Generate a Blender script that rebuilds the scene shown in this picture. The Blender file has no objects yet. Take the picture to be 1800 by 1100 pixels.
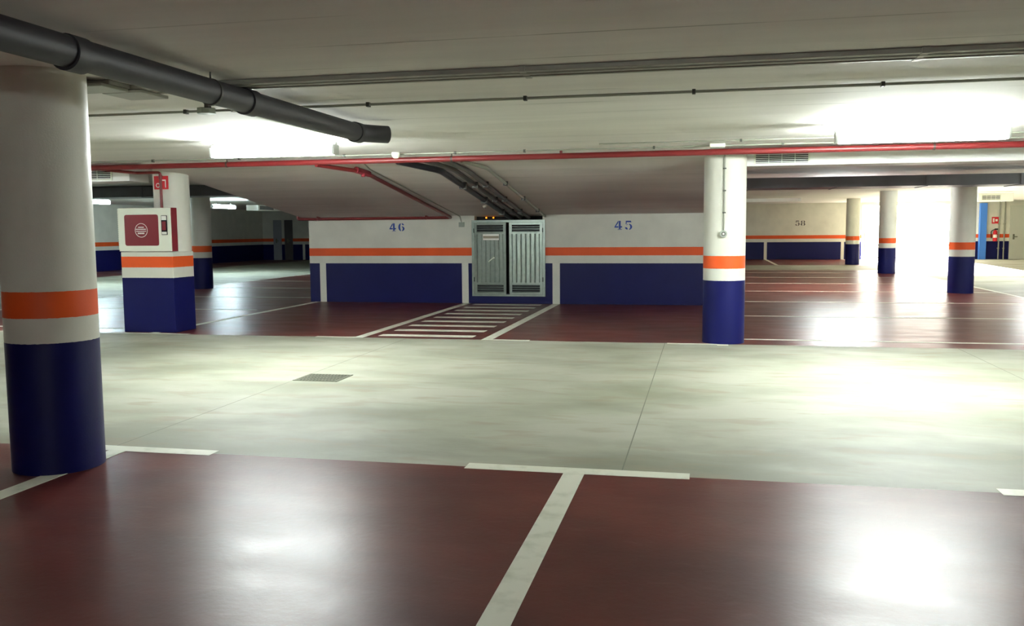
import bpy, bmesh, math, random
from mathutils import Vector, Matrix
random.seed(7)
SC = bpy.context.scene
COL = SC.collection
PI = math.pi

# ------------------------------------------------------------------ materials
def srgb(r, g, b):
    def f(c):
        c /= 255.0
        return c/12.92 if c <= .04045 else ((c+.055)/1.055)**2.4
    return (f(r), f(g), f(b), 1.0)

def new_mat(name):
    m = bpy.data.materials.new(name); m.use_nodes = True
    nt = m.node_tree
    return m, nt, nt.nodes, nt.links, nt.nodes['Principled BSDF']

def simple(name, col, rough=.5, metal=0.0, bump=0.0, bscale=60, vary=.0, emit=None, estr=0, spec=None):
    m, nt, N, L, B = new_mat(name)
    B.inputs['Base Color'].default_value = col
    B.inputs['Roughness'].default_value = rough
    B.inputs['Metallic'].default_value = metal
    if spec is not None: B.inputs['Specular IOR Level'].default_value = spec
    tc = N.new('ShaderNodeTexCoord')
    nz = N.new('ShaderNodeTexNoise'); nz.inputs['Scale'].default_value = bscale; nz.inputs['Detail'].default_value = 4
    L.new(tc.outputs['Object'], nz.inputs['Vector'])
    if vary > 0:
        mx = N.new('ShaderNodeMixRGB'); mx.blend_type = 'MULTIPLY'; mx.inputs['Fac'].default_value = 1
        mx.inputs['Color1'].default_value = col
        mr = N.new('ShaderNodeMapRange'); mr.inputs['From Min'].default_value = .3; mr.inputs['From Max'].default_value = .7
        mr.inputs['To Min'].default_value = 1-vary; mr.inputs['To Max'].default_value = 1+vary*.3
        L.new(nz.outputs['Fac'], mr.inputs['Value']); L.new(mr.outputs[0], mx.inputs['Color2'])
        L.new(mx.outputs[0], B.inputs['Base Color'])
    if bump > 0:
        bp = N.new('ShaderNodeBump'); bp.inputs['Strength'].default_value = bump; bp.inputs['Distance'].default_value = .004
        L.new(nz.outputs['Fac'], bp.inputs['Height']); L.new(bp.outputs[0], B.inputs['Normal'])
    if emit:
        B.inputs['Emission Color'].default_value = emit; B.inputs['Emission Strength'].default_value = estr
    return m

WHITE = srgb(216, 216, 204); BLUE = srgb(14, 18, 78); ORANGE = srgb(228, 92, 42)
def banded(name, rough=.45):
    """paint in bands by height: blue to .82, white, orange .98-1.14, white above"""
    m, nt, N, L, B = new_mat(name)
    geo = N.new('ShaderNodeNewGeometry'); sx = N.new('ShaderNodeSeparateXYZ'); L.new(geo.outputs['Position'], sx.inputs[0])
    nz = N.new('ShaderNodeTexNoise'); nz.inputs['Scale'].default_value = 40; L.new(geo.outputs['Position'], nz.inputs['Vector'])
    j = N.new('ShaderNodeMath'); j.operation = 'MULTIPLY_ADD'; j.inputs[1].default_value = .006
    L.new(nz.outputs['Fac'], j.inputs[0]); L.new(sx.outputs['Z'], j.inputs[2])
    d = N.new('ShaderNodeMath'); d.operation = 'DIVIDE'; d.inputs[1].default_value = 2.0; L.new(j.outputs[0], d.inputs[0])
    r = N.new('ShaderNodeValToRGB'); r.color_ramp.interpolation = 'CONSTANT'
    e = r.color_ramp.elements
    e[0].position = 0; e[0].color = BLUE
    e[1].position = (.823)/2; e[1].color = WHITE
    x = e.new(.983/2); x.color = ORANGE
    x = e.new(1.145/2); x.color = WHITE
    L.new(d.outputs[0], r.inputs['Fac'])
    n2 = N.new('ShaderNodeTexNoise'); n2.inputs['Scale'].default_value = 2.2; n2.inputs['Detail'].default_value = 6
    L.new(geo.outputs['Position'], n2.inputs['Vector'])
    mr = N.new('ShaderNodeMapRange'); mr.inputs['From Min'].default_value = .3; mr.inputs['From Max'].default_value = .75
    mr.inputs['To Min'].default_value = 1.0; mr.inputs['To Max'].default_value = .86
    L.new(n2.outputs['Fac'], mr.inputs['Value'])
    mx = N.new('ShaderNodeMixRGB'); mx.blend_type = 'MULTIPLY'; mx.inputs['Fac'].default_value = 1
    L.new(r.outputs['Color'], mx.inputs['Color1']); L.new(mr.outputs[0], mx.inputs['Color2'])
    L.new(mx.outputs[0], B.inputs['Base Color'])
    B.inputs['Roughness'].default_value = rough; B.inputs['Specular IOR Level'].default_value = .2
    n3 = N.new('ShaderNodeTexNoise'); n3.inputs['Scale'].default_value = 90; n3.inputs['Detail'].default_value = 3
    L.new(geo.outputs['Position'], n3.inputs['Vector'])
    bp = N.new('ShaderNodeBump'); bp.inputs['Strength'].default_value = .25; bp.inputs['Distance'].default_value = .003
    L.new(n3.outputs['Fac'], bp.inputs['Height']); L.new(bp.outputs[0], B.inputs['Normal'])
    return m

def red_floor():
    m, nt, N, L, B = new_mat('red_epoxy')
    geo = N.new('ShaderNodeNewGeometry')
    def noise(scale, detail, vec=(1, 1, 1), dist=0):
        mp = N.new('ShaderNodeMapping'); mp.inputs['Scale'].default_value = vec
        L.new(geo.outputs['Position'], mp.inputs['Vector'])
        n = N.new('ShaderNodeTexNoise'); n.inputs['Scale'].default_value = scale; n.inputs['Detail'].default_value = detail
        n.inputs['Distortion'].default_value = dist
        L.new(mp.outputs[0], n.inputs['Vector']); return n
    a = noise(.9, 6, (1, 1.6, 1), 0)
    r = N.new('ShaderNodeValToRGB'); e = r.color_ramp.elements
    e[0].position = .3; e[0].color = srgb(76, 31, 30); e[1].position = .72; e[1].color = srgb(104, 50, 44)
    L.new(a.outputs['Fac'], r.inputs['Fac'])
    # pale scuffs
    s = noise(4.2, 7, (1, 3.0, 1), 0)
    sr = N.new('ShaderNodeMapRange'); sr.inputs['From Min'].default_value = .62; sr.inputs['From Max'].default_value = .78
    sr.inputs['To Max'].default_value = .12; L.new(s.outputs['Fac'], sr.inputs['Value'])
    mx = N.new('ShaderNodeMixRGB'); mx.inputs['Color2'].default_value = srgb(150, 110, 98)
    L.new(sr.outputs[0], mx.inputs['Fac']); L.new(r.outputs['Color'], mx.inputs['Color1'])
    L.new(mx.outputs[0], B.inputs['Base Color'])
    g = noise(1.6, 6, (1, 2, 1), 0)
    gr = N.new('ShaderNodeMapRange'); gr.inputs['From Min'].default_value = .3; gr.inputs['From Max'].default_value = .7
    B.inputs['Specular IOR Level'].default_value = .11
    gr.inputs['To Min'].default_value = .305; gr.inputs['To Max'].default_value = .38
    L.new(g.outputs['Fac'], gr.inputs['Value']); L.new(gr.outputs[0], B.inputs['Roughness'])
    b1 = noise(26, 4); b2 = noise(160, 2)
    ad = N.new('ShaderNodeMath'); ad.operation = 'MULTIPLY_ADD'; ad.inputs[1].default_value = .12
    L.new(b2.outputs['Fac'], ad.inputs[0]); L.new(b1.outputs['Fac'], ad.inputs[2])
    bp = N.new('ShaderNodeBump'); bp.inputs['Strength'].default_value = .2; bp.inputs['Distance'].default_value = .004
    L.new(ad.outputs[0], bp.inputs['Height']); L.new(bp.outputs[0], B.inputs['Normal'])
    return m

def concrete_floor():
    m, nt, N, L, B = new_mat('aisle_concrete')
    geo = N.new('ShaderNodeNewGeometry'); sx = N.new('ShaderNodeSeparateXYZ'); L.new(geo.outputs['Position'], sx.inputs[0])
    def noise(scale, detail, vec=(1, 1, 1), dist=0, loc=(0, 0, 0)):
        mp = N.new('ShaderNodeMapping'); mp.inputs['Scale'].default_value = vec; mp.inputs['Location'].default_value = loc
        L.new(geo.outputs['Position'], mp.inputs['Vector'])
        n = N.new('ShaderNodeTexNoise'); n.inputs['Scale'].default_value = scale; n.inputs['Detail'].default_value = detail
        n.inputs['Distortion'].default_value = dist
        L.new(mp.outputs[0], n.inputs['Vector']); return n
    a = noise(.8, 7, (.8, 1.3, 1), .2)
    r = N.new('ShaderNodeValToRGB'); e = r.color_ramp.elements
    e[0].position = .3; e[0].color = srgb(128, 131, 112); e[1].position = .60; e[1].color = srgb(163, 164, 149)
    L.new(a.outputs['Fac'], r.inputs['Fac'])
    # damp dirt tracked along the edge of the bays: blotches stronger near y 5.4 .. 6.6
    s = noise(.75, 7, (.9, 1.5, 1), .3, (3.1, .4, 0))
    edge = N.new('ShaderNodeMapRange'); edge.inputs['From Min'].default_value = 5.3; edge.inputs['From Max'].default_value = 7.0
    edge.inputs['To Min'].default_value = .19; edge.inputs['To Max'].default_value = -.06
    L.new(sx.outputs['Y'], edge.inputs['Value'])
    ad = N.new('ShaderNodeMath'); ad.operation = 'ADD'; L.new(s.outputs['Fac'], ad.inputs[0]); L.new(edge.outputs[0], ad.inputs[1])
    sr = N.new('ShaderNodeMapRange'); sr.inputs['From Min'].default_value = .50; sr.inputs['From Max'].default_value = .68
    sr.inputs['To Max'].default_value = .62; L.new(ad.outputs[0], sr.inputs['Value'])
    mx = N.new('ShaderNodeMixRGB'); mx.inputs['Color2'].default_value = srgb(112, 115, 96)
    L.new(sr.outputs[0], mx.inputs['Fac']); L.new(r.outputs['Color'], mx.inputs['Color1'])
    # small rusty and grey smears
    s2 = noise(2.2, 9, (.8, 2.2, 1), .4, (9, 2, 0))
    s2r = N.new('ShaderNodeMapRange'); s2r.inputs['From Min'].default_value = .54; s2r.inputs['From Max'].default_value = .68
    s2r.inputs['To Max'].default_value = .55; L.new(s2.outputs['Fac'], s2r.inputs['Value'])
    mx2 = N.new('ShaderNodeMixRGB'); mx2.inputs['Color2'].default_value = srgb(138, 128, 106)
    L.new(s2r.outputs[0], mx2.inputs['Fac']); L.new(mx.outputs[0], mx2.inputs['Color1'])
    # sawn joints every 3.57 m along the aisle
    fx = N.new('ShaderNodeMath'); fx.operation = 'ADD'; fx.inputs[1].default_value = .48+3.57*20+3.57/2
    L.new(sx.outputs['X'], fx.inputs[0])
    md = N.new('ShaderNodeMath'); md.operation = 'MODULO'; md.inputs[1].default_value = 3.57; L.new(fx.outputs[0], md.inputs[0])
    sb = N.new('ShaderNodeMath'); sb.operation = 'SUBTRACT'; sb.inputs[1].default_value = 3.57/2; L.new(md.outputs[0], sb.inputs[0])
    ab = N.new('ShaderNodeMath'); ab.operation = 'ABSOLUTE'; L.new(sb.outputs[0], ab.inputs[0])
    lt = N.new('ShaderNodeMath'); lt.operation = 'LESS_THAN'; lt.inputs[1].default_value = .004; L.new(ab.outputs[0], lt.inputs[0])
    mx3 = N.new('ShaderNodeMixRGB'); mx3.inputs['Color2'].default_value = srgb(96, 100, 84)
    L.new(lt.outputs[0], mx3.inputs['Fac']); L.new(mx2.outputs[0], mx3.inputs['Color1'])
    L.new(mx3.outputs[0], B.inputs['Base Color'])
    B.inputs['Roughness'].default_value = .62
    b1 = noise(30, 6)
    bp = N.new('ShaderNodeBump'); bp.inputs['Strength'].default_value = .25; bp.inputs['Distance'].default_value = .004
    L.new(b1.outputs['Fac'], bp.inputs['Height']); L.new(bp.outputs[0], B.inputs['Normal'])
    return m

def ceiling_mat():
    m, nt, N, L, B = new_mat('formwork_concrete')
    geo = N.new('ShaderNodeNewGeometry'); sx = N.new('ShaderNodeSeparateXYZ'); L.new(geo.outputs['Position'], sx.inputs[0])
    def noise(scale, detail, vec=(1, 1, 1), dist=0):
        mp = N.new('ShaderNodeMapping'); mp.inputs['Scale'].default_value = vec
        L.new(geo.outputs['Position'], mp.inputs['Vector'])
        n = N.new('ShaderNodeTexNoise'); n.inputs['Scale'].default_value = scale; n.inputs['Detail'].default_value = detail
        n.inputs['Distortion'].default_value = dist
        L.new(mp.outputs[0], n.inputs['Vector']); return n
    a = noise(1.2, 8, (.35, 2.5, 1), .2)
    r = N.new('ShaderNodeValToRGB'); e = r.color_ramp.elements
    e[0].position = .28; e[0].color = srgb(214, 211, 205); e[1].position = .7; e[1].color = srgb(228, 225, 219)
    L.new(a.outputs['Fac'], r.inputs['Fac'])
    # board seams, broken up by noise
    w = noise(.5, 3, (1, .2, 1)); wob = N.new('ShaderNodeMath'); wob.operation = 'MULTIPLY_ADD'; wob.inputs[1].default_value = .03
    L.new(w.outputs['Fac'], wob.inputs[0]); L.new(sx.outputs['Y'], wob.inputs[2])
    of = N.new('ShaderNodeMath'); of.operation = 'ADD'; of.inputs[1].default_value = 30.0 - 9.2 + .31*1; L.new(wob.outputs[0], of.inputs[0])
    md = N.new('ShaderNodeMath'); md.operation = 'MODULO'; md.inputs[1].default_value = .62; L.new(of.outputs[0], md.inputs[0])
    sb = N.new('ShaderNodeMath'); sb.operation = 'SUBTRACT'; sb.inputs[1].default_value = .31; L.new(md.outputs[0], sb.inputs[0])
    ab = N.new('ShaderNodeMath'); ab.operation = 'ABSOLUTE'; L.new(sb.outputs[0], ab.inputs[0])
    lt = N.new('ShaderNodeMapRange'); lt.inputs['From Min'].default_value = .004; lt.inputs['From Max'].default_value = .012
    lt.inputs['To Min'].default_value = 1; lt.inputs['To Max'].default_value = 0; L.new(ab.outputs[0], lt.inputs['Value'])
    br = noise(.9, 4, (1, 6, 1)); brr = N.new('ShaderNodeMapRange'); brr.inputs['From Min'].default_value = .48; brr.inputs['From Max'].default_value = .66
    L.new(br.outputs['Fac'], brr.inputs['Value'])
    mu = N.new('ShaderNodeMath'); mu.operation = 'MULTIPLY'; L.new(lt.outputs[0], mu.inputs[0]); L.new(brr.outputs[0], mu.inputs[1])
    mx = N.new('ShaderNodeMixRGB'); mx.inputs['Color2'].default_value = srgb(165, 164, 154)
    L.new(mu.outputs[0], mx.inputs['Fac']); L.new(r.outputs['Color'], mx.inputs['Color1'])
    # pale laitance drags
    p = noise(2.4, 6, (.4, 9, 1), .3); pr = N.new('ShaderNodeMapRange'); pr.inputs['From Min'].default_value = .66; pr.inputs['From Max'].default_value = .74
    pr.inputs['To Max'].default_value = .6; L.new(p.outputs['Fac'], pr.inputs['Value'])
    mx2 = N.new('ShaderNodeMixRGB'); mx2.inputs['Color2'].default_value = srgb(222, 222, 208)
    L.new(pr.outputs[0], mx2.inputs['Fac']); L.new(mx.outputs[0], mx2.inputs['Color1'])
    L.new(mx2.outputs[0], B.inputs['Base Color'])
    B.inputs['Roughness'].default_value = .8
    b1 = noise(8, 8, (.4, 2, 1)); bp = N.new('ShaderNodeBump'); bp.inputs['Strength'].default_value = .3; bp.inputs['Distance'].default_value = .006
    L.new(b1.outputs['Fac'], bp.inputs['Height']); L.new(bp.outputs[0], B.inputs['Normal'])
    return m

def line_paint():
    m, nt, N, L, B = new_mat('road_marking_paint')
    geo = N.new('ShaderNodeNewGeometry')
    n = N.new('ShaderNodeTexNoise'); n.inputs['Scale'].default_value = 7; n.inputs['Detail'].default_value = 8
    L.new(geo.outputs['Position'], n.inputs['Vector'])
    r = N.new('ShaderNodeValToRGB'); e = r.color_ramp.elements
    e[0].position = .3; e[0].color = srgb(200, 204, 184); e[1].position = .5; e[1].color = srgb(226, 228, 212)
    L.new(n.outputs['Fac'], r.inputs['Fac']); L.new(r.outputs['Color'], B.inputs['Base Color'])
    B.inputs['Roughness'].default_value = .5
    return m

M = {}
M['band'] = banded('banded_wall_paint'); M['red_floor'] = red_floor(); M['conc'] = concrete_floor()
M['ceil'] = ceiling_mat(); M['line'] = line_paint()
M['plain'] = simple('white_wall_paint', WHITE, .6, vary=.08, bump=.2)
M['darkpvc'] = simple('dark_grey_pvc', srgb(46, 44, 48), .55, bump=.03, bscale=20)
M['black'] = simple('black_conduit_plastic', srgb(26, 27, 34), .35)
M['greypipe'] = simple('grey_conduit_plastic', srgb(92, 92, 88), .5)
M['conduit'] = simple('pale_grey_conduit', srgb(150, 152, 138), .45)
M['clip'] = simple('dark_clip', srgb(60, 60, 54), .5)
M['clip_beige'] = simple('notice_beige', srgb(158, 150, 132), .6)
M['tray'] = simple('grey_trunking', srgb(160, 160, 150), .45, vary=.1, bscale=6)
M['redpipe'] = simple('red_pipe_paint', srgb(118, 32, 33), .4)
M['red'] = simple('red_enamel', srgb(122, 30, 42), .4)
M['signred'] = simple('sign_red', srgb(205, 28, 40), .4)
M['white'] = simple('white_enamel', srgb(232, 236, 220), .4)
M['signwhite'] = simple('sign_white', srgb(235, 235, 228), .5)
M['duct'] = simple('white_duct_paint', srgb(242, 243, 238), .5)
M['darkduct'] = simple('galvanised_duct', srgb(118, 120, 126), .5, .2, vary=.15, bscale=3)
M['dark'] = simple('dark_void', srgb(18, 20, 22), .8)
M['steel'] = simple('galvanised_steel', srgb(138, 149, 141), .36, .7, vary=.12, bscale=14, bump=.04)
M['iron'] = simple('cast_iron', srgb(112, 114, 98), .6, .2)
M['blue'] = simple('stencil_blue', srgb(20, 62, 150), .6)
M['grey_number'] = simple('stencil_dark', srgb(70, 62, 66), .6)
M['bluepaint'] = simple('blue_metal_paint', srgb(60, 120, 205), .5)
M['door'] = simple('pale_door_paint', srgb(196, 200, 188), .5)
M['housing'] = simple('lamp_housing', srgb(200, 204, 200), .4)
M['button'] = simple('dial_grey', srgb(150, 158, 146), .4)
M['outside'] = simple('outside_concrete', srgb(205, 200, 188), .8, vary=.1, bscale=2)
M['darkdoor'] = simple('brown_dark_door', srgb(84, 80, 80), .5)
M['greydoor'] = simple('grey_door', srgb(150, 152, 158), .5)
M['amber'] = simple('amber_pilot', srgb(255, 150, 40), .4, emit=srgb(255, 140, 30), estr=1.6)
M['tube'] = simple('lit_diffuser', (1, 1, 1, 1), .4, emit=(.93, 1.0, .98, 1), estr=120)
M['tube_strong'] = simple('lit_diffuser_bright', (1, 1, 1, 1), .4, emit=(.93, 1.0, .97, 1), estr=150)
M['tube_soft'] = simple('lit_diffuser_dim', (1, 1, 1, 1), .4, emit=(.93, 1.0, .98, 1), estr=80)
M['tube_far'] = simple('lit_diffuser_cool', (1, 1, 1, 1), .4, emit=(.72, .93, 1.0, 1), estr=110)

# ------------------------------------------------------------------ mesh helpers
def link(name, bm, mat, parent=None, smooth=False, bevel=0):
    me = bpy.data.meshes.new(name); bmesh.ops.recalc_face_normals(bm, faces=bm.faces)
    bm.to_mesh(me); bm.free()
    for mm in (mat if isinstance(mat, list) else [mat]): me.materials.append(mm)
    o = bpy.data.objects.new(name, me); COL.objects.link(o)
    if parent is not None: o.parent = parent
    if smooth:
        for p in me.polygons: p.use_smooth = True
        me.set_sharp_from_angle(angle=math.radians(40)) if hasattr(me, 'set_sharp_from_angle') else None
    if bevel:
        md = o.modifiers.new('bevel', 'BEVEL'); md.width = bevel; md.segments = 2; md.limit_method = 'ANGLE'
    return o

def box(bm, x0, x1, y0, y1, z0, z1):
    v = [bm.verts.new((x, y, z)) for z in (z0, z1) for y in (y0, y1) for x in (x0, x1)]
    for f in ((0, 2, 3, 1), (4, 5, 7, 6), (0, 1, 5, 4), (2, 6, 7, 3), (0, 4, 6, 2), (1, 3, 7, 5)):
        bm.faces.new([v[i] for i in f])
    return bm

def hexa(bm, p):      # 8 points: bottom four, top four
    v = [bm.verts.new(q) for q in p]
    for f in ((0, 3, 2, 1), (4, 5, 6, 7), (0, 1, 5, 4), (1, 2, 6, 5), (2, 3, 7, 6), (3, 0, 4, 7)):
        bm.faces.new([v[i] for i in f])
    return bm

def cyl(bm, a, b, r, seg=20, r2=None):
    a = Vector(a); b = Vector(b); d = (b-a).normalized(); r2 = r if r2 is None else r2
    u = d.orthogonal().normalized(); w = d.cross(u)
    A = []; Bv = []
    for i in range(seg):
        t = 2*PI*i/seg; o = u*math.cos(t)+w*math.sin(t)
        A.append(bm.verts.new(a+o*r)); Bv.append(bm.verts.new(b+o*r2))
    for i in range(seg):
        j = (i+1) % seg; bm.faces.new((A[i], A[j], Bv[j], Bv[i]))
    bm.faces.new(A[::-1]); bm.faces.new(Bv)
    return bm

def sweep(bm, pts, r, seg=16, bend=.0):
    """tube through the points, corners rounded by radius bend"""
    P = [Vector(p) for p in pts]
    path = [P[0]]
    for i in range(1, len(P)-1):
        if bend <= 0: path.append(P[i]); continue
        a = (P[i-1]-P[i]); c = (P[i+1]-P[i]); k = min(bend, a.length*.45, c.length*.45)
        p0 = P[i]+a.normalized()*k; p2 = P[i]+c.normalized()*k
        for s in range(7):
            t = s/6; path.append(p0*(1-t)**2+P[i]*2*t*(1-t)+p2*t*t)
    path.append(P[-1])
    rings = []; u = None
    for i, p in enumerate(path):
        if i == 0: d = path[1]-path[0]
        elif i == len(path)-1: d = path[-1]-path[-2]
        else: d = (path[i+1]-path[i-1])
        d.normalize()
        u = d.orthogonal().normalized() if u is None else (u-d*u.dot(d)).normalized()
        w = d.cross(u)
        rings.append([bm.verts.new(p+(u*math.cos(2*PI*k/seg)+w*math.sin(2*PI*k/seg))*r) for k in range(seg)])
    for i in range(len(rings)-1):
        for k in range(seg):
            j = (k+1) % seg; bm.faces.new((rings[i][k], rings[i][j], rings[i+1][j], rings[i+1][k]))
    bm.faces.new(rings[0][::-1]); bm.faces.new(rings[-1])
    return bm

def rbox(bm, x0, x1, z0, z1, y0, y1, r, seg=6):
    """rounded rectangle in x-z, extruded y0..y1"""
    pts = []
    for cx, cz, a0 in ((x1-r, z1-r, 0), (x0+r, z1-r, PI/2), (x0+r, z0+r, PI), (x1-r, z0+r, 1.5*PI)):
        for i in range(seg+1):
            t = a0+PI/2*i/seg; pts.append((cx+r*math.cos(t), cz+r*math.sin(t)))
    A = [bm.verts.new((x, y0, z)) for x, z in pts]; Bv = [bm.verts.new((x, y1, z)) for x, z in pts]
    n = len(pts)
    for i in range(n):
        j = (i+1) % n; bm.faces.new((A[i], A[j], Bv[j], Bv[i]))
    bm.faces.new(A); bm.faces.new(Bv[::-1])
    return bm

def NB(): return bmesh.new()
def struct(o): o['kind'] = 'structure'; return o
def tag(o, label, cat, group=None):
    o['label'] = label; o['category'] = cat
    if group: o['group'] = group
    return o
def thing(name, label, cat, loc=(0, 0, 0), group=None):
    o = bpy.data.objects.new(name, None); COL.objects.link(o); o.location = loc
    o.empty_display_size = .1
    return tag(o, label, cat, group)
def put(parent, name, bm, mat, label=None, **k):
    """part given in world coordinates, parented under an empty that only translates"""
    o = link(name, bm, mat, None, **k)
    root = parent; off = Vector((0, 0, 0))
    while root is not None: off += root.location; root = root.parent
    o.parent = parent
    for v in o.data.vertices: v.co -= off
    if label: o['label'] = label
    return o

# ------------------------------------------------------------------ dimensions
ZC = 2.50            # underside of the near slab
ZU = 2.66            # underside of the slab beyond
YE = 11.40           # edge of the near slab
YW = 17.75           # wall with bays 45 and 46
RX0, RX1 = -8.20, .06
XL, XR, YF, YB = -23.3, 19.0, 44.3, -7.0
K = (2.50-1.80)/(YW-YE)
def ramp_z(y): return 2.50-K*(y-YE)

# ------------------------------------------------------------------ floor
bm = NB()
xs = [XL, -20.3, -13.7, 0.06, 6.6, 7.1, XR]; ys = [YB, 5.37, 11.78, 33.0, 37.4, YF]
def is_red(x, y):
    if y < 5.37: return True
    if y < 11.78: return x < -20.3
    if x < -20.3: return True
    if -13.7 < x < 6.6 and y < 33: return True
    if 0 < x < 7.1 and y > 37.4: return True
    return False
vs = {(x, y): bm.verts.new((x, y, 0)) for x in xs for y in ys}
for i in range(len(xs)-1):
    for j in range(len(ys)-1):
        f = bm.faces.new((vs[xs[i], ys[j]], vs[xs[i+1], ys[j]], vs[xs[i+1], ys[j+1]], vs[xs[i], ys[j+1]]))
        f.material_index = 1 if is_red((xs[i]+xs[i+1])/2, (ys[j]+ys[j+1])/2) else 0
floor = struct(link('floor', bm, [M['conc'], M['red_floor']]))

def mark(name, x0, x1, y0, y1, skew=0.0, label=None):
    b = NB(); h = .002
    hexa(b, [(x0, y0, .0005), (x1, y0, .0005), (x1+skew, y1, .0005), (x0+skew, y1, .0005),
             (x0, y0, h), (x1, y0, h), (x1+skew, y1, h), (x0+skew, y1, h)])
    o = link(name, b, M['line'], floor)
    if label: o['label'] = label
    return o
# near row of bays: T shaped marks
for x in (-3.95, -.765, 2.36, 5.55):
    mark('bay_line', x-.065, x+.065, YB+.05, 5.32)
    mark('bay_end_mark', x-.70, x+.70, 5.32, 5.45)
# bays against the ramp wall
mark('bay_line', -8.15, -8.02, 11.84, YW)
mark('bay_end_mark', -8.75, -7.45, 11.75, 11.84)
mark('bay_line', -4.84, -4.70, 11.84, YW)
mark('bay_end_mark', -5.42, -4.70, 11.75, 11.84)
mark('bay_line', -2.97, -2.83, 11.84, YW)
mark('bay_end_mark', -2.97, -2.30, 11.75, 11.84)
mark('bay_line', .19, .33, 11.64, 11.76)
mark('bay_end_mark', -.45, .19, 11.72, 11.80)
for i in range(9):
    y = 12.11+.667*i; s = .02*random.random()
    mark('crossing_stripe', -4.56, -3.16, y-.11, y+.11)
# side bays right and left of the ramp
for y in (12.36, 15.70, 18.80, 21.95, 25.10, 28.2, 31.2):
    mark('bay_line', .45, 6.5, y-.045, y+.045)
    mark('bay_line', -13.6, -8.45, y-.045, y+.045)
for y in (14.0, 17.2, 20.4, 23.6, 26.8, 30.0, 33.2, 36.4, 39.6):
    mark('bay_line', XL+.05, -20.35, y-.045, y+.045)
mark('bay_end_mark', -13.72, -13.62, 12.0, 33)
for x in (2.92, 6.42): mark('bay_line', x-.06, x+.06, 37.5, YF-.02)
mark('bay_end_mark', 6.55, 6.64, 12.0, 32.9)

# ------------------------------------------------------------------ ceiling, ramp slab
bm = NB()
box(bm, XL-.3, XR+.3, YB-.3, YE, ZC, ZC+.5)
ceiling = struct(link('ceiling', bm, M['ceil']))
bm = NB(); box(bm, XL-.3, XR+.3, YE, YF+.3, ZU, ZC+.5); struct(link('ceiling_back', bm, M['ceil']))
bm = NB()
y0, y1 = YE+.005, YW+.25
hexa(bm, [(RX0+.3, y0, ramp_z(y0)), (RX1, y0, ramp_z(y0)), (RX1, y1, ramp_z(y1)), (RX0-.25, y1, ramp_z(y1)),
          (RX0+.3, y0, ZU-.002), (RX1, y0, ZU-.002), (RX1, y1, ZU-.002), (RX0-.25, y1, ZU-.002)])
struct(link('ceiling_ramp', bm, M['ceil']))

# ------------------------------------------------------------------ walls
bm = NB()
DX0, DX1, DZ0, DZ1 = -4.60, -3.18, .19, 1.78
zt = ramp_z(YW)+.012
box(bm, -8.26, DX0, YW, YW+.24, 0, zt)
box(bm, DX1, RX1, YW, YW+.24, 0, zt)
box(bm, DX0, DX1, YW, YW+.24, 0, DZ0)
box(bm, DX0, DX1, YW+.20, YW+.24, DZ0, zt)
for m_ in ((-8.26, -8.06), (RX1-.2, RX1)):
    box(bm, m_[0], m_[1], YW+.24, 32, 0, ZU)
box(bm, -8.06, RX1-.2, 31.8, 32, 0, ZU)
wall_ramp = struct(link('wall_ramp', bm, M['band']))
bm = NB()
OX0, OX1, OZ = 7.25, 11.25, 2.50
box(bm, XL-.3, OX0, YF, YF+.3, 0, ZU); box(bm, OX1, XR+.3, YF, YF+.3, 0, ZU); box(bm, OX0, OX1, YF, YF+.3, OZ, ZU)
wall_back = struct(link('wall_back', bm, M['band']))
bm = NB(); box(bm, XL-.3, XL, YB-.3, YF, 0, ZU+.3); wall_left = struct(link('wall_left', bm, M['band']))
bm = NB(); box(bm, XR, XR+.3, YB-.3, YF, 0, ZU+.3); struct(link('wall_right', bm, M['band']))
bm = NB(); box(bm, XL, XR, YB-.3, YB, 0, ZC+.1); struct(link('wall_front', bm, M['band']))

def wall_mark(x0, x1, y, parent, z=.83):
    b = NB(); box(b, x0, x1, y-.003, y+.001, 0, z); o = link('bay_stripe', b, M['plain'], parent); return o
for x0, x1 in ((-8.03, -7.89), (-4.88, -4.74), (-2.98, -2.83)): wall_mark(x0, x1, YW, wall_ramp)
for x0, x1 in ((2.84, 2.98), (6.34, 6.48), (-21.0, -20.86), (-17.6, -17.46)): wall_mark(x0, x1, YF, wall_back)

# stencilled bay numbers --------------------------------------------------
def poly(bm, pts, o, s, y):
    ff = [bm.verts.new((o[0]+p[0]*s, y-.002, o[1]+p[1]*s)) for p in pts]
    bk = [bm.verts.new((o[0]+p[0]*s, y+.001, o[1]+p[1]*s)) for p in pts]
    bm.faces.new(ff); bm.faces.new(bk[::-1])
    n = len(pts)
    for i in range(n): bm.faces.new((ff[i], bk[i], bk[(i+1) % n], ff[(i+1) % n]))
def crescent(cx, cz, ro, ri, a0, a1, shift=0, n=12):
    """band between two ellipses from a0 to a1 degrees"""
    P = []
    for i in range(n+1):
        t = math.radians(a0+(a1-a0)*i/n); P.append((cx+ro[0]*math.cos(t), cz+ro[1]*math.sin(t)))
    for i in range(n, -1, -1):
        t = math.radians(a0+(a1-a0)*i/n); P.append((cx+shift+ri[0]*math.cos(t), cz+ri[1]*math.sin(t)))
    return P
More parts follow.
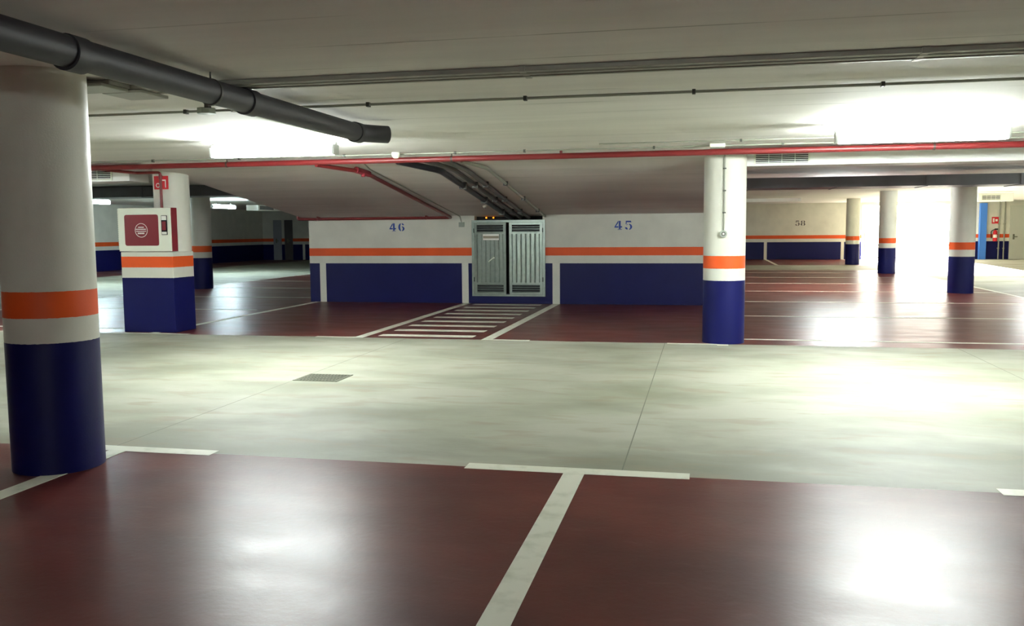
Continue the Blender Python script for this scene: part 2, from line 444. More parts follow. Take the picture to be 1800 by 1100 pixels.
def digit(d):
    if d == '4':
        return [[(0, .34), (.40, 1.0), (.44, 1.0), (.44, .80), (.17, .40), (.44, .40), (.44, .24), (0, .24)],
                [(.48, 1.0), (.70, 1.0), (.70, .40), (.86, .40), (.86, .24), (.70, .24), (.70, .08), (.48, .08)],
                [(.36, 0), (.84, 0), (.84, .06), (.36, .06)]]
    if d == '5':
        return [[(.10, 1.0), (.66, 1.0), (.76, .82), (.22, .84), (.18, .62), (.10, .58)],
                crescent(.44, .32, (.38, .34), (.16, .26), -82, 84),
                crescent(.36, .32, (.20, .34), (.17, .27), 100, 150),
                crescent(.34, .24, (.32, .24), (.08, .10), 170, 262)]
    if d == '6':
        return [crescent(.38, .50, (.38, .50), (.12, .42), 98, 262),
                crescent(.44, .31, (.38, .31), (.14, .23), -82, 82),
                crescent(.44, .78, (.30, .22), (.10, .10), -10, 80)]
    if d == '8':
        return [crescent(.38, .75, (.34, .25), (.12, .18), 100, 260), crescent(.46, .75, (.34, .25), (.12, .18), -80, 80),
                crescent(.36, .27, (.38, .27), (.12, .19), 100, 260), crescent(.48, .27, (.38, .27), (.12, .19), -80, 80)]
def number(txt, x, z, h, adv, y, mat, parent, label):
    b = NB()
    for i, c in enumerate(txt):
        for P in digit(c): poly(b, P, (x+i*adv, z), h, y)
    o = link('bay_number', b, mat, parent); o['label'] = label
number('46', -6.44, 1.495, .165, .195, YW, M['blue'], wall_ramp, 'blue stencilled number 46')
number('45', -1.73, 1.49, .175, .205, YW, M['blue'], wall_ramp, 'blue stencilled number 45')
number('58', 4.26, 1.60, .24, .25, YF, M['grey_number'], wall_back, 'dark stencilled number 58')

# doors in the far corner left
def flat_door(name, x0, x1, z1, mat, label, handle=True):
    b = NB(); box(b, x0, x1, YF-.05, YF, 0.0, z1)
    o = struct(link(name, b, mat)); o['label'] = label
    b = NB(); box(b, x0-.05, x0, YF-.07, YF, 0, z1+.08); box(b, x1, x1+.05, YF-.07, YF, 0, z1+.08); box(b, x0, x1, YF-.07, YF, z1, z1+.08)
    link('door_frame', b, mat, o)
    if handle:
        b = NB(); cyl(b, (x0+.12, YF-.05, 1.02), (x0+.12, YF-.11, 1.02), .02, 10); box(b, x0+.10, x0+.26, YF-.13, YF-.10, 1.0, 1.04)
        box(b, x0+.08, x0+.16, YF-.058, YF-.05, .9, 1.14)
        link('door_handle', b, M['iron'], o)
    return o
flat_door('door_1', -22.60, -22.25, 2.05, M['greydoor'], 'tall narrow pale grey door in the far left corner')
flat_door('door_2', -21.95, -21.60, 2.05, M['darkdoor'], 'narrow dark door in the far left corner')
flat_door('door_3', 13.62, 15.6, 2.35, M['door'], 'wide pale door on the far right with a dark handle')
# blue jamb of the exit
b = NB(); box(b, 12.28, 12.56, YF-.22, YF, 0, 2.55); o = struct(link('trim_1', b, M['bluepaint']))
o['label'] = 'blue painted jamb beside the bright exit'

# ------------------------------------------------------------------ exit gate and outside
b = NB(); box(b, 2, 20, YF+.31, YF+40, -.2, 0.0); struct(link('ground_outside', b, M['outside']))
g = thing('gate', 'low pale metal barred gate standing across the bright daylight exit', 'gate', (9.2, YF-.15, 0))
for x in (7.35, 9.62, 11.12):
    b = NB(); box(b, x-.05, x+.05, YF-.20, YF-.10, .0, 1.25 if x != 9.62 else 1.1); put(g, 'post', b, M['duct'])
for z in (.08, .66):
    b = NB(); box(b, 7.38, 11.09, YF-.18, YF-.12, z-.04, z+.04); put(g, 'rail', b, M['duct'])

# ------------------------------------------------------------------ columns
def column(x, y, r, label, z1):
    o = thing('column', label, 'column', (x, y, 0), 'round painted columns')
    b = NB(); cyl(b, (x, y, 0), (x, y, z1), r, 72)
    put(o, 'shaft', b, M['band'], smooth=True)
    return o
column(-4.09, 4.93, .275, 'nearest thick round column at left, grey above with orange and blue bands', ZC)
column(.27, 12.03, .27, 'round white column with orange and blue bands right of bay 45', ZC)
plc = column(-8.03, 12.40, .262, 'round column behind the fire hose cabinet with a boxed banded plinth', ZU)
column(5.72, 21.83, .27, 'largest of the columns right of centre, standing beyond the first side bays', ZU)
column(5.84, 30.85, .27, 'round column in front of the bright exit glare', ZU)
column(5.93, 38.3, .27, 'farthest round column, just left of the bright exit', ZU)
column(-13.17, 21.6, .27, 'round column standing behind and right of the fire hose cabinet', ZU)
b = NB(); box(b, -8.64, -7.765, 11.95, 12.50, 0, 1.215)
put(plc, 'plinth', b, M['band'], 'rectangular banded plinth', bevel=.006)

# ------------------------------------------------------------------ fire hose cabinet
cx0, cx1, cz0, cz1, cy = -8.65, -7.775, 1.222, 1.875, 11.95
c = thing('fire_hose_cabinet', 'white and red fire hose cabinet resting on the boxed column plinth', 'fire hose cabinet', (-8.2, cy, cz0))
b = NB(); box(b, cx0+.012, cx1, cy+.012, cy+.168, cz0, cz1); put(c, 'case', b, M['red'], 'red case sides', bevel=.004)
dr = None
b = NB()
wx0, wx1, wz0, wz1 = -8.54, -7.98, 1.315, 1.768
box(b, cx0, cx1, cy-.012, cy+.012, wz1, cz1-.003); box(b, cx0, cx1, cy-.012, cy+.012, cz0+.003, wz0)
box(b, cx0, wx0, cy-.012, cy+.012, wz0, wz1); box(b, wx1, cx1, cy-.012, cy+.012, wz0, wz1)
dr = put(c, 'door', b, M['white'])
b = NB()
for i in range(20):
    z = cz0+.03+i*.031; box(b, cx0-.012, cx0, cy-.01, cy+.012, z, z+.018)
put(c, 'hinge', b, M['white'])
b = NB(); rbox(b, wx0-.006, wx1+.006, wz0-.006, wz1+.006, cy-.0135, cy+.008, .035)
put(dr, 'glass_panel', b, M['red'], 'dark red square panel with rounded corners')
# round emblem with lettering lines
ex, ez = -8.265, 1.54
b = NB(); n = 40
for k in range(n):
    a0, a1 = 2*PI*k/n, 2*PI*(k+1)/n
    q = [(ex+r*math.cos(a), ez+r*math.sin(a)) for r, a in ((.098, a0), (.098, a1), (.106, a1), (.106, a0))]
    hexa(b, [(q[0][0], cy-.0155, q[0][1]), (q[1][0], cy-.0155, q[1][1]), (q[2][0], cy-.0155, q[2][1]), (q[3][0], cy-.0155, q[3][1]),
             (q[0][0], cy-.0135, q[0][1]), (q[1][0], cy-.0135, q[1][1]), (q[2][0], cy-.0135, q[2][1]), (q[3][0], cy-.0135, q[3][1])])
for z, w0, w1, h in ((.045, -.05, .045, .016), (.016, -.09, .08, .014), (-.014, -.085, .085, .012), (-.045, -.06, .05, .022)):
    x = ex+w0
    while x < ex+w1-.006:
        w = random.choice((.012, .016, .02)); box(b, x, min(x+w, ex+w1), cy-.0155, cy-.0135, ez+z-h/2, ez+z+h/2); x += w+.003
put(dr, 'emblem', b, M['signwhite'], 'white ringed emblem with small lettering')
b = NB(); rbox(b, -7.92, -7.825, 1.47, 1.76, cy-.022, cy-.012, .008)
put(dr, 'latch_plate', b, M['dark'])
b = NB(); box(b, -7.912, -7.833, cy-.026, cy-.022, 1.69, 1.752); put(dr, 'latch_label', b, M['signwhite'])
b = NB(); box(b, -7.912, -7.833, cy-.026, cy-.022, 1.478, 1.515); put(dr, 'latch_label', b, M['signwhite'])
b = NB(); rbox(b, -7.90, -7.845, 1.54, 1.67, cy-.034, cy-.022, .01); put(dr, 'latch', b, M['red'])

# hose sign on column
s = thing('fire_hose_sign', 'small square red fire hose sign high on the column', 'sign', (-7.99, 12.08, 2.15))
b = NB(); box(b, -8.14, -7.905, 12.125, 12.135, 2.155, 2.355); put(s, 'panel', b, M['signred'])
b = NB(); n = 18
for k in range(n):
    a0, a1 = 2*PI*k/n, 2*PI*(k+1)/n
    q = [(-8.075+r*math.cos(a), 2.215+r*math.sin(a)) for r, a in ((.022, a0), (.022, a1), (.036, a1), (.036, a0))]
    hexa(b, [(p[0], 12.122, p[1]) for p in q]+[(p[0], 12.125, p[1]) for p in q])
box(b, -8.04, -7.94, 12.122, 12.125, 2.28, 2.30); box(b, -7.955, -7.94, 12.122, 12.125, 2.18, 2.30)
put(s, 'pictogram', b, M['signwhite'])

# ------------------------------------------------------------------ pipes
p = thing('fire_main_pipe', 'long straight red sprinkler pipe running across below the slab edge', 'pipe', (0, 11.22, 2.42))
b = NB(); cyl(b, (-11.5, 11.22, 2.425), (9.0, 11.22, 2.425), .036, 20); put(p, 'pipe_run', b, M['redpipe'], smooth=True)
b = NB(); cyl(b, (-1.77, 11.22, 2.44), (-1.77, 11.22, 2.495), .018, 12); put(p, 'stub', b, M['redpipe'])
for x in (-9.6, -6.4, -3.2, 2.6, 5.4):
    b = NB()
    cyl(b, (x, 11.22, 2.44), (x, 11.22, ZC), .006, 8); cyl(b, (x-.012, 11.22, 2.425), (x+.012, 11.22, 2.425), .040, 20)
    put(p, 'hanger', b, M['clip'])
p = thing('hose_supply_pipe', 'thin red pipe dropping down the column into the fire hose cabinet', 'pipe', (-7.97, 12.0, 1.875))
b = NB(); sweep(b, [(-8.35, 11.22, 2.40), (-8.35, 11.6, 2.40), (-8.35, 12.0, 2.40), (-7.965, 12.03, 2.40), (-7.965, 12.03, 1.876)], .021, 14, .05)
put(p, 'pipe_run', b, M['redpipe'], smooth=True)
b = NB(); cyl(b, (-7.965, 12.03, 2.30), (-7.965, 12.03, 2.36), .028, 14); put(p, 'coupling', b, M['redpipe'])
p = thing('ramp_branch_pipe', 'dark red pipe running down the sloped soffit then left above bay 46', 'pipe', (-4.9, 12.2, 2.3))
b = NB(); sweep(b, [(-5.1, 11.25, 2.395), (-4.93, 11.9, 2.37), (-4.83, 12.25, ramp_z(12.25)-.045), (-5.07, 17.67, ramp_z(17.67)-.045),
                    (-8.47, 17.67, 1.765), (-8.47, 17.67, 1.86)], .030, 14, .07)
put(p, 'pipe_run', b, M['redpipe'], smooth=True)
b = NB(); cyl(b, (-4.87, 12.08, 2.375), (-4.81, 12.42, 2.335), .046, 14); cyl(b, (-4.83, 12.25, 2.36), (-4.83, 12.25, 2.285), .03, 12)
put(p, 'valve', b, M['red'])
for x in (-8.0, -5.6):
    b = NB(); box(b, x-.02, x+.02, 17.63, 17.75, 1.79, 1.82); box(b, x-.012, x+.012, 17.63, 17.66, 1.73, 1.82); put(p, 'bracket', b, M['redpipe'])

def soffit_pipe(label, x0, x1, r, mat, start, name='service_conduit'):
    p = thing(name, label, 'pipe', (x0, 12.2, 2.3))
    b = NB(); yy = 12.25
    sweep(b, [start, (x0, yy, ramp_z(yy)-r-.015), (x1, 17.70, ramp_z(17.70)-r-.004), (x1, 17.86, ramp_z(17.86)-r)], r, 16, .12)
    put(p, 'pipe_run', b, mat, smooth=True)
    for yy in (13.6, 15.2, 16.8):
        t = (yy-12.25)/(17.7-12.25); x = x0+(x1-x0)*t; z = ramp_z(yy)
        b = NB(); box(b, x-r-.012, x+r+.012, yy-.015, yy+.015, z-2*r-.022, z-.002); put(p, 'clip', b, M['clip'])
soffit_pipe('thick black pipe running down the sloped soffit, leftmost of the four above the metal doors', -3.66, -3.84, .045, M['black'], (-4.02, 11.45, 2.43))
soffit_pipe('grey pipe down the sloped soffit just right of the thick black one', -3.46, -3.65, .034, M['greypipe'], (-3.66, 11.5, 2.44))
soffit_pipe('dark grey pipe down the sloped soffit, third from the left above the metal doors', -3.29, -3.48, .034, M['greypipe'], (-3.42, 11.5, 2.44))
soffit_pipe('thin grey pipe down the sloped soffit, rightmost of the four above the metal doors', -2.98, -3.13, .024, M['conduit'], (-3.2, 11.7, 2.43))
p = thing('wall_conduit', 'thin pale conduit down the sloped soffit to a small box between bay 46 and doors', 'conduit', (-4.8, 12.3, 2.3))
b = NB(); sweep(b, [(-4.6, 11.6, 2.465), (-4.74, 12.3, ramp_z(12.3)-.012), (-4.9, 17.72, ramp_z(17.72)-.014), (-4.87, 17.735, 1.66)], .010, 8, .05)
put(p, 'conduit_run', b, M['conduit'], smooth=True)
b = NB(); box(b, -4.925, -4.81, 17.70, 17.75, 1.57, 1.67); put(p, 'socket_box', b, M['button'], bevel=.006)
# small bulkhead on the soffit
z = ramp_z(16.3)
p = thing('soffit_sensor', 'small white round sensor on the sloped soffit above the metal doors', 'sensor', (-4.02, 16.3, z))
b = NB(); cyl(b, (-4.02, 16.3, z+.01), (-4.02, 16.3, z-.035), .05, 18, .035); put(p, 'body', b, M['white'])
b = NB(); cyl(b, (-4.02, 16.3, z-.034), (-4.02, 16.3, z-.05), .018, 12); put(p, 'lens', b, M['button'])
for x, w in ((-4.38, 'left'), (-4.23, 'right')):
    p = thing('pilot_light', 'tiny amber pilot light in the dark gap above the metal doors, %s of the pair' % w, 'light', (x, YW+.12, 1.755), 'amber pilot lights')
    b = NB(); cyl(b, (x, YW+.14, 1.755), (x, YW+.10, 1.755), .016, 12, .012); put(p, 'lens', b, M['amber'])
    b = NB(); box(b, x-.03, x+.03, YW+.14, YW+.17, 1.73, 1.78); put(p, 'holder', b, M['dark'])

# big waste pipe under the near slab
p = thing('drain_pipe', 'thick dark grey drain pipe slung under the slab above the near column', 'pipe', (-3.0, 5, 2.38))
PX, PR, PZ = -3.03, .078, 2.376
b = NB(); sweep(b, [(PX-.0, -1.0, PZ+.01), (PX, 7.60, PZ), (PX+.20, 7.80, PZ)], PR, 28, .13)
put(p, 'pipe_run', b, M['darkpvc'], smooth=True)
for y in (3.9, 5.62, 7.55):
    b = NB(); cyl(b, (PX, y-.06, PZ), (PX, y+.06, PZ), PR+.011, 28); put(p, 'coupling', b, M['darkpvc'], smooth=True)
for y in (3.0, 5.15):
    b = NB(); cyl(b, (PX, y, PZ), (PX, y, ZC), .006, 8); cyl(b, (PX, y-.012, PZ), (PX, y+.012, PZ), PR+.006, 28)
    put(p, 'hanger', b, M['clip'])
b = NB(); box(b, PX-.32, PX, 5.60, 5.64, 2.40, 2.425); box(b, PX-.32, PX-.29, 5.60, 5.64, 2.35, 2.425); put(p, 'bracket', b, M['clip'])

p = thing('white_cable', 'thin straight white cable running along under the thick dark drain pipe', 'cable', (PX-.09, 5.6, 2.33))
b = NB(); cyl(b, (PX-.125, 5.62, 2.33), (PX-.115, 7.3, 2.33), .009, 8); put(p, 'cable_run', b, M['white'])
for y in (5.9, 6.9):
    b = NB(); box(b, PX-.13, PX-.05, y-.006, y+.006, 2.33, 2.342); put(p, 'tie', b, M['clip'])

# cable trunking
t = thing('cable_trunking', 'flat grey cable trunking running across the ceiling in front', 'cable trunking', (0, 5.55, ZC))
b = NB(); box(b, -4.0, 12, 5.44, 5.68, 2.468, ZC-.001); box(b, -4.12, -3.80, 5.22, 5.44, 2.468, ZC-.001)
put(t, 'channel', b, M['tray'], bevel=.006)
for y in (5.50, 5.60):
    b = NB(); cyl(b, (-3.7, y, 2.466), (12, y, 2.466), .006, 8); put(t, 'cable', b, M['conduit'])
for x in (-3.4, -1.1, 1.2, 3.5):
    b = NB(); box(b, x-.02, x+.02, 5.43, 5.69, 2.464, ZC); put(t, 'strap', b, M['tray'])
b = NB(); box(b, -4.02, -3.72, 5.44, 5.76, 2.445, 2.467); put(t, 'elbow_cover', b, M['tray'], bevel=.006)
b = NB(); box(b, -4.17, -3.80, 5.14, 5.42, 2.445, 2.467); put(t, 'end_cover', b, M['conduit'], bevel=.006)

def conduit(label, y, z, x0, x1, clips, r=.011):
    p = thing('ceiling_conduit', label, 'conduit', (x0, y, z))
    b = NB(); cyl(b, (x0, y, z), (x1, y, z), r, 10); put(p, 'conduit_run', b, M['conduit'], smooth=True)
    for x in clips:
        b = NB(); box(b, x-.012, x+.012, y-.022, y+.022, z-.018, ZC); put(p, 'clip', b, M['clip'])
    return p
p = conduit('thin conduit with dark clips crossing the ceiling behind the flat trunking', 6.66, 2.484, -11, 12, [-8.9, -7.65, -6.4, -5.1, -4.15, -3.72, -2.57, -1.32, -.08, 1.2, 2.45, 3.7])
b = NB(); cyl(b, (-3.94, 6.62, 2.455), (-3.94, 6.62, ZC), .075, 8); put(p, 'junction_box', b, M['button'])
conduit('thin pale conduit along the slab edge just above the red sprinkler pipe', 11.02, 2.484, -11, 12, [-10, -8.7, -7.4, -6.1, -4.6, -3.1, -2.2, -.6, .9, 2.4, 3.9], .009)
conduit('very thin conduit crossing the ceiling between the lamps and slab edge', 10.45, 2.488, -1.2, 12, [.4, 1.6, 2.9], .007)
p = thing('ceiling_sensor', 'small white dome sensor under the ceiling right of the left lamp', 'sensor', (-3.86, 10.95, ZC))
b = NB(); cyl(b, (-3.86, 10.93, ZC), (-3.86, 10.93, 2.455), .055, 24); put(p, 'base', b, M['white'])
b = NB()
prev = .048; zz = 2.455
for i in range(1, 6):
    a = i/6*PI/2; r2 = .048*math.cos(a); z2 = 2.455-.035*math.sin(a)
    cyl(b, (-3.86, 10.93, zz), (-3.86, 10.93, z2), prev, 24, r2); prev, zz = r2, z2
put(p, 'dome', b, M['white'], smooth=True)
p = thing('small_ceiling_box', 'small pale conduit box on the ceiling above the column beside bay 45', 'junction box', (.13, 10.9, ZC))
b = NB(); box(b, .06, .24, 10.86, 10.98, 2.455, ZC-.001); put(p, 'box_body', b, M['white'], bevel=.006)
b = NB(); box(b, .07, .23, 10.87, 10.97, 2.448, 2.455); put(p, 'lid', b, M['button'])

# conduit and round device on the mid column
p = thing('column_conduit', 'thin vertical conduit on the column beside bay 45 ending at a round device', 'conduit', (.25, 11.74, 1.46))
b = NB(); cyl(b, (.255, 11.748, 1.47), (.255, 11.748, 2.495), .011, 10); put(p, 'conduit_run', b, M['conduit'], smooth=True)
for z in (1.7, 1.98, 2.26):
    b = NB(); box(b, .235, .275, 11.733, 11.77, z-.008, z+.008); put(p, 'clip', b, M['clip'])
p = thing('round_detector', 'small round grey device with a dial on the column beside bay 45', 'detector', (.25, 11.73, 1.43))
b = NB(); cyl(b, (.25, 11.765, 1.43), (.25, 11.72, 1.43), .046, 26); put(p, 'body', b, M['button'], smooth=True)
b = NB(); cyl(b, (.25, 11.72, 1.43), (.25, 11.712, 1.43), .028, 22); put(p, 'dial', b, M['greypipe'])
b = NB(); cyl(b, (.25, 11.712, 1.43), (.25, 11.704, 1.43), .012, 14); put(p, 'knob', b, M['white'])

# ------------------------------------------------------------------ metal doors of the service cupboard
mc = thing('metal_service_doors', 'galvanised steel double service doors with louvres between bays 46 and 45', 'metal doors', (-3.9, YW, .16))
fx0, fx1, fz0, fz1 = -4.655, -3.125, .15, 1.705
b = NB()
for q in ((fx0, fx0+.05, fz0, fz1), (fx1-.05, fx1, fz0, fz1)): box(b, q[0], q[1], YW-.035, YW+.02, q[2], q[3])
box(b, fx0+.05, fx1-.05, YW-.035, YW+.02, fz0, fz0+.035); box(b, fx0+.05, fx1-.05, YW-.035, YW+.02, fz1-.045, fz1)
put(mc, 'door_frame', b, M['steel'])
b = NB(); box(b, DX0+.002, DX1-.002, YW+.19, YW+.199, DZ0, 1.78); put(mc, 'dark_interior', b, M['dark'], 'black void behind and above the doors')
def leaf(x0, x1, ang, hinge_left, extra):
    w = x1-x0; z0, z1 = .19, 1.655
    e = bpy.data.objects.new('door_leaf', None)
    b = NB()
    S = .055
    # rails and stiles in local coordinates, hinge at x=0 (left) or x=w
    box(b, 0, S, -.03, .0, z0, z1); box(b, w-S, w, -.03, .0, z0, z1)
    box(b, S, w-S, -.03, 0, z0, z0+.04); box(b, S, w-S, -.03, 0, z1-.045, z1)
    box(b, S, w-S, -.03, 0, z0+.20, z0+.245); box(b, S, w-S, -.03, 0, z1-.235, z1-.195)
    o = link('door_leaf', b, M['steel'])
    # ribbed panel
    b = NB(); n = 6; pa, pb = S, w-S; pz0, pz1 = z0+.245, z1-.235
    prof = []
    step = (pb-pa)/n
    for i in range(n):
        a = pa+i*step
        prof += [(a, -.012), (a+step*.18, -.026), (a+step*.82, -.026), (a+step, -.012)]
    A = [b.verts.new((x, y, pz0)) for x, y in prof]; Bv = [b.verts.new((x, y, pz1)) for x, y in prof]
    C_ = [b.verts.new((x, -.004, pz0)) for x, y in prof]; D_ = [b.verts.new((x, -.004, pz1)) for x, y in prof]
    for i in range(len(prof)-1):
        if (Vector(prof[i])-Vector(prof[i+1])).length < 1e-6: continue
        b.faces.new((A[i], A[i+1], Bv[i+1], Bv[i])); b.faces.new((C_[i+1], C_[i], D_[i], D_[i+1]))
    link('ribbed_panel', b, M['steel'], o)
    for zz, nm in ((z0+.04, 'louvre'), (z1-.195, 'louvre')):
        b = NB(); box(b, S, w-S, -.006, -.002, zz, zz+(.16 if zz < 1 else .15)); lo = link(nm, b, M['dark'], o)
        b = NB()
        for k in range(4):
            zc = zz+.006+k*.047
            hexa(b, [(S, -.028, zc), (w-S, -.028, zc), (w-S, -.008, zc+.012), (S, -.008, zc+.012),
                     (S, -.028, zc+.006), (w-S, -.028, zc+.006), (w-S, -.008, zc+.018), (S, -.008, zc+.018)])
        link('louvre_slats', b, M['steel'], lo)
    extra(o, w, z0, z1)
    if not hinge_left:
        for ob in [o]+list(o.children)+[g2 for ch in o.children for g2 in ch.children]:
            for v in ob.data.vertices: v.co.x -= w
    o.location = (x0 if hinge_left else x1, YW-.004, 0); o.rotation_euler = (0, 0, ang)
    bpy.data.objects.remove(e)
    o.parent = mc; o.location -= mc.location
    return o
def ex_left(o, w, z0, z1):
    b = NB(); box(b, .19, .53, -.034, -.0265, 1.30, 1.42); s_ = link('notice', b, M['signwhite'], o); s_['label'] = 'small white notice with a pale printed band'
    b = NB(); box(b, .195, .525, -.0348, -.034, 1.335, 1.385); link('notice_print', b, M['clip_beige'], s_)
    # handle: lever slanting down to the left
    b = NB(); cyl(b, (.42, -.02, .94), (.42, -.065, .94), .016, 12)
    cyl(b, (.42, -.06, .94), (.31, -.06, .86), .011, 10); link('handle', b, M['white'], o)
    for zz in (.45, 1.45):
        b = NB(); cyl(b, (-.006, -.035, zz), (-.006, -.035, zz+.09), .009, 8); link('hinge', b, M['dark'], o)
def ex_right(o, w, z0, z1):
    for zz in (.45, 1.45):
        b = NB(); cyl(b, (w+.006, -.035, zz), (w+.006, -.035, zz+.09), .009, 8); link('hinge', b, M['dark'], o)
leaf(-4.60, -3.925, math.radians(-3.0), True, ex_left)
leaf(-3.865, -3.18, math.radians(1.2), False, ex_right)

# ------------------------------------------------------------------ ducts and grilles
def duct(label, x0, x1, y0, y1, z0, z1, grilles, mat=None, name='air_duct', seams=()):
    d = thing(name, label, 'air duct', ((x0+x1)/2, (y0+y1)/2, z0))
    b = NB(); box(b, x0, x1, y0, y1, z0, z1); put(d, 'casing', b, mat or M['duct'], bevel=.006)
    for gx0, gx1, gz0, gz1 in grilles:
        b = NB(); f = .022
        box(b, gx0-f, gx1+f, y0-.012, y0, gz1, gz1+f); box(b, gx0-f, gx1+f, y0-.012, y0, gz0-f, gz0)
        box(b, gx0-f, gx0, y0-.012, y0, gz0, gz1); box(b, gx1, gx1+f, y0-.012, y0, gz0, gz1)
        g = put(d, 'grille', b, M['white'])
        b = NB(); box(b, gx0, gx1, y0-.003, y0-.001, gz0, gz1); put(g, 'grille_opening', b, M['dark'])
        b = NB(); n = 5
        for k in range(n):
            zc = gz0+(gz1-gz0)*(k+.5)/n; box(b, gx0, gx1, y0-.011, y0-.003, zc-.005, zc+.005)
        for k in range(1, 4):
            xc = gx0+(gx1-gx0)*k/4; box(b, xc-.003, xc+.003, y0-.0112, y0-.003, gz0, gz1)
        put(g, 'grille_blades', b, M['duct'])
    for x in seams:
        b = NB(); box(b, x-.015, x+.015, y0-.012, y1+.012, z0-.012, z1); put(d, 'flange', b, mat or M['duct'])
    return d
duct('white rectangular air duct with louvred grille right of the column beside bay 45', .53, 12, 12.6, 13.1, 2.335, 2.56, [(.68, 1.36, 2.375, 2.50), (6.2, 6.9, 2.375, 2.50)])
duct('white rectangular air duct with louvred grille behind the nearest column', -14, -8.89, 12.6, 13.1, 2.32, 2.55, [(-10.2, -9.22, 2.36, 2.50)])
duct('dark galvanised duct under the far ceiling right of centre', .35, 9.0, 19.0, 20.0, 2.31, 2.52, [], M['darkduct'], seams=(.9, 2.6, 4.3, 6.0, 7.7))
duct('dark galvanised duct under the far ceiling left of the ramp', -22.5, -8.9, 19.6, 20.5, 2.385, 2.64, [], M['darkduct'], seams=(-21, -18.5, -16, -13.5, -11))
duct('white air duct with a grille near the far right door', 9.1, 10.2, 33.0, 33.4, 2.34, 2.62, [(9.22, 9.78, 2.40, 2.54)])
duct('plain white duct high before the far wall of bay 58', 1.0, 3.4, 33.5, 33.8, 2.44, 2.56, [])
b = NB()
d = thing('air_duct', 'white duct box with grille at the end of the far left lamp', 'air duct', (-16.7, 31.3, 2.4))
b = NB(); box(b, -16.95, -16.45, 31.0, 32.4, 2.32, 2.52); put(d, 'casing', b, M['duct'])
b = NB(); box(b, -16.445, -16.44, 31.1, 32.2, 2.35, 2.49); put(d, 'grille', b, M['darkduct'])
b = NB(); hexa(b, [(-16.95, 32.4, 2.32), (-16.45, 32.4, 2.32), (-16.6, 36, 2.44), (-16.8, 36, 2.44), (-16.95, 32.4, 2.52), (-16.45, 32.4, 2.52), (-16.6, 36, 2.52), (-16.8, 36, 2.52)])
put(d, 'taper', b, M['duct'])

# ------------------------------------------------------------------ lamps
def lamp(label, x, y, zc, along='x', mat='tube', L=1.56, group='ceiling strip lamps'):
    l = thing('strip_lamp', label, 'lamp', (x, y, zc), group)
    def bx(a0, a1, c0, c1, z0, z1):
        b = NB()
        if along == 'x': box(b, x+a0, x+a1, y+c0, y+c1, z0, z1)
        else: box(b, x+c0, x+c1, y+a0, y+a1, z0, z1)
        return b
    put(l, 'housing', bx(-L/2, L/2, -.028, .028, zc-.085, zc-.05), M['housing'], bevel=.008)
    put(l, 'diffuser', bx(-L/2+.03, L/2-.03, -.065, .065, zc-.185, zc-.086), M[mat], bevel=.02)
    for s_ in (-1, 1):
        put(l, 'end_cap', bx(s_*(L/2-.015)-.015, s_*(L/2-.015)+.015, -.07, .07, zc-.188, zc-.08), M['housing'], bevel=.008)
        put(l, 'bracket', bx(s_*L*.32-.02, s_*L*.32+.02, -.02, .02, zc-.051, zc), M['clip'])
    return l
lamp('lit strip lamp on the ceiling left of centre, in front of bay 46', -4.56, 8.97, ZC, L=1.46)
lamp('lit strip lamp in the big glare at upper right', 2.02, 9.25, ZC, mat='tube_strong')
lamp('lit strip lamp far left between the nearest column and the hose cabinet', -17.0, 22.3, 2.53, 'y', 'tube_far')
lamp('lit strip lamp far left just right of the hose cabinet column', -16.75, 29.0, 2.54, 'y', 'tube_far')
lamp('lit strip lamp at the far right edge above the pale door', 9.2, 27.6, ZU, 'y', 'tube')
# further unseen lamps: the rows carried on, plus added fill lamps
lamp('lit strip lamp further right in the front row', 9.4, 9.8, ZC)
lamp('lit strip lamp further left in the front row', -12.3, 9.8, ZC)
lamp('added fill lamp behind the viewpoint', -.6, -5.2, 2.36, mat='tube_soft')  # added fill for the viewer's side of the near column and ceiling
lamp('lit strip lamp over the right lane', 9.2, 18.5, ZU, 'y', 'tube_strong')
lamp('added fill lamp over the right side bays, unseen behind the dark duct', 3.3, 22.9, ZU)  # unseen lamp added to brighten the far red bays

# ------------------------------------------------------------------ floor grate
g = thing('floor_grate', 'dark rectangular iron drain grate set in the pale concrete aisle', 'drain grate', (-3.81, 8.43, 0))
b = NB(); x0, x1, y0, y1 = -4.05, -3.57, 8.22, 8.64
box(b, x0, x1, y0, y0+.025, .0005, .006); box(b, x0, x1, y1-.025, y1, .0005, .006); box(b, x0, x0+.025, y0, y1, .0005, .006); box(b, x1-.025, x1, y0, y1, .0005, .006)
put(g, 'frame', b, M['iron'])
b = NB()
for k in range(12):
    x = x0+.045+k*.0355; box(b, x-.008, x+.008, y0+.02, y1-.02, .001, .005)
for k in range(3):
    y = y0+.105+k*.105; box(b, x0+.02, x1-.02, y-.008, y+.008, .001, .005)
put(g, 'bars', b, M['iron'])
b = NB(); box(b, x0+.01, x1-.01, y0+.01, y1-.01, .0004, .0012); put(g, 'pit', b, M['dark'])

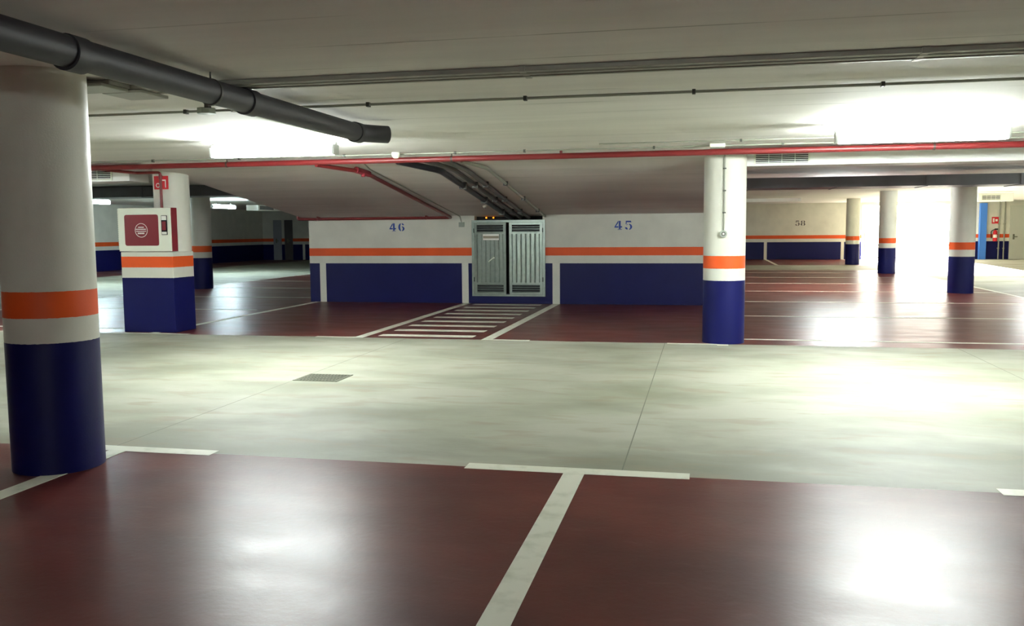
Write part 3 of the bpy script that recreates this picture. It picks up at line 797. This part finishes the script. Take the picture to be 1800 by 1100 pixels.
# ------------------------------------------------------------------ far right corner: extinguisher, sign, pipes
e = thing('fire_extinguisher', 'red fire extinguisher hanging on the far right wall beside the exit', 'fire extinguisher', (12.95, YF-.12, .8))
b = NB(); cyl(b, (12.95, YF-.12, .82), (12.95, YF-.12, 1.25), .09, 20); cyl(b, (12.95, YF-.12, 1.25), (12.95, YF-.12, 1.33), .09, 20, .03)
put(e, 'cylinder', b, M['signred'], smooth=True)
b = NB(); box(b, 12.93, 13.06, YF-.14, YF-.10, 1.33, 1.40); put(e, 'valve', b, M['dark'])
b = NB(); sweep(b, [(12.92, YF-.14, 1.36), (12.76, YF-.16, 1.28), (12.79, YF-.14, .95)], .02, 8, .08); put(e, 'hose', b, M['dark'])
b = NB(); cyl(b, (12.95, YF-.12, .98), (12.95, YF-.12, 1.12), .0915, 20); put(e, 'label_band', b, M['signwhite'])
s = thing('extinguisher_sign', 'small red and white sign above the fire extinguisher', 'sign', (12.96, YF-.01, 1.6))
b = NB(); box(b, 12.82, 13.10, YF-.012, YF-.001, 1.62, 1.92); put(s, 'panel', b, M['signred'])
b = NB(); box(b, 12.86, 12.93, YF-.016, YF-.012, 1.68, 1.86); box(b, 12.97, 13.06, YF-.016, YF-.012, 1.72, 1.82); put(s, 'pictogram', b, M['signwhite'])
for x, w in ((13.12, 'left'), (13.34, 'right')):
    p = thing('wall_pipe', 'thin grey vertical pipe beside the far extinguisher, %s of the two' % w, 'pipe', (x, YF-.06, 0))
    b = NB(); cyl(b, (x, YF-.06, 0), (x, YF-.06, ZU), .028, 12); put(p, 'pipe_run', b, M['conduit'], smooth=True)
    for z in (.5, 1.6):
        b = NB(); box(b, x-.04, x+.04, YF-.075, YF, z-.02, z+.02); put(p, 'clip', b, M['conduit'])

# ------------------------------------------------------------------ daylight
w = bpy.data.worlds.new('World'); SC.world = w; w.use_nodes = True
bg = w.node_tree.nodes['Background']; bg.inputs['Color'].default_value = (1.0, .94, .84, 1); bg.inputs['Strength'].default_value = 14
sd = bpy.data.lights.new('sun', 'SUN'); sd.energy = 90; sd.angle = math.radians(1.0); sd.color = (1, .93, .82)
so = bpy.data.objects.new('sun', sd); COL.objects.link(so); so.location = (9, 60, 20)
dv = Vector((-.06, -1.0, -.17)); so.rotation_euler = dv.to_track_quat('-Z', 'Y').to_euler()

pl = bpy.data.lights.new('daylight_portal', 'AREA'); pl.shape = 'RECTANGLE'; pl.size = OX1-OX0; pl.size_y = OZ
pl.cycles.is_portal = True
po = bpy.data.objects.new('daylight_portal', pl); COL.objects.link(po); po.location = ((OX0+OX1)/2, YF+.15, OZ/2)
po.rotation_euler = Vector((0, -1, 0)).to_track_quat('-Z', 'Y').to_euler()

# ------------------------------------------------------------------ camera
yaw, pitch, roll, f = -0.21231615621481614, -0.09310101101699586, -0.007980895327356222, 1560.6231504187783
cyw, syw, cp, sp = math.cos(yaw), math.sin(yaw), math.cos(pitch), math.sin(pitch)
F = Vector((syw*cp, cyw*cp, sp)); r = Vector((cyw, -syw, 0)); u = r.cross(F)
cr, sr_ = math.cos(roll), math.sin(roll)
r2 = r*cr+u*sr_; u2 = -r*sr_+u*cr
cd = bpy.data.cameras.new('camera'); cam = bpy.data.objects.new('camera', cd); COL.objects.link(cam)
cd.sensor_width = 36; cd.sensor_fit = 'HORIZONTAL'; cd.lens = f/1800*36; cd.clip_start = .05; cd.clip_end = 300
mw = Matrix((r2, u2, -F)).transposed().to_4x4(); mw.translation = (0, 0, 1.5); cam.matrix_world = mw
SC.camera = cam

SC.view_settings.view_transform = 'Standard'; SC.view_settings.look = 'None'
SC.view_settings.exposure = 1.0; SC.view_settings.gamma = 1.0; SC.view_settings.use_curve_mapping = False
SC.cycles.use_denoising = True
SC.cycles.max_bounces = 10; SC.cycles.diffuse_bounces = 6; SC.cycles.glossy_bounces = 4
SC.cycles.sample_clamp_indirect = 12
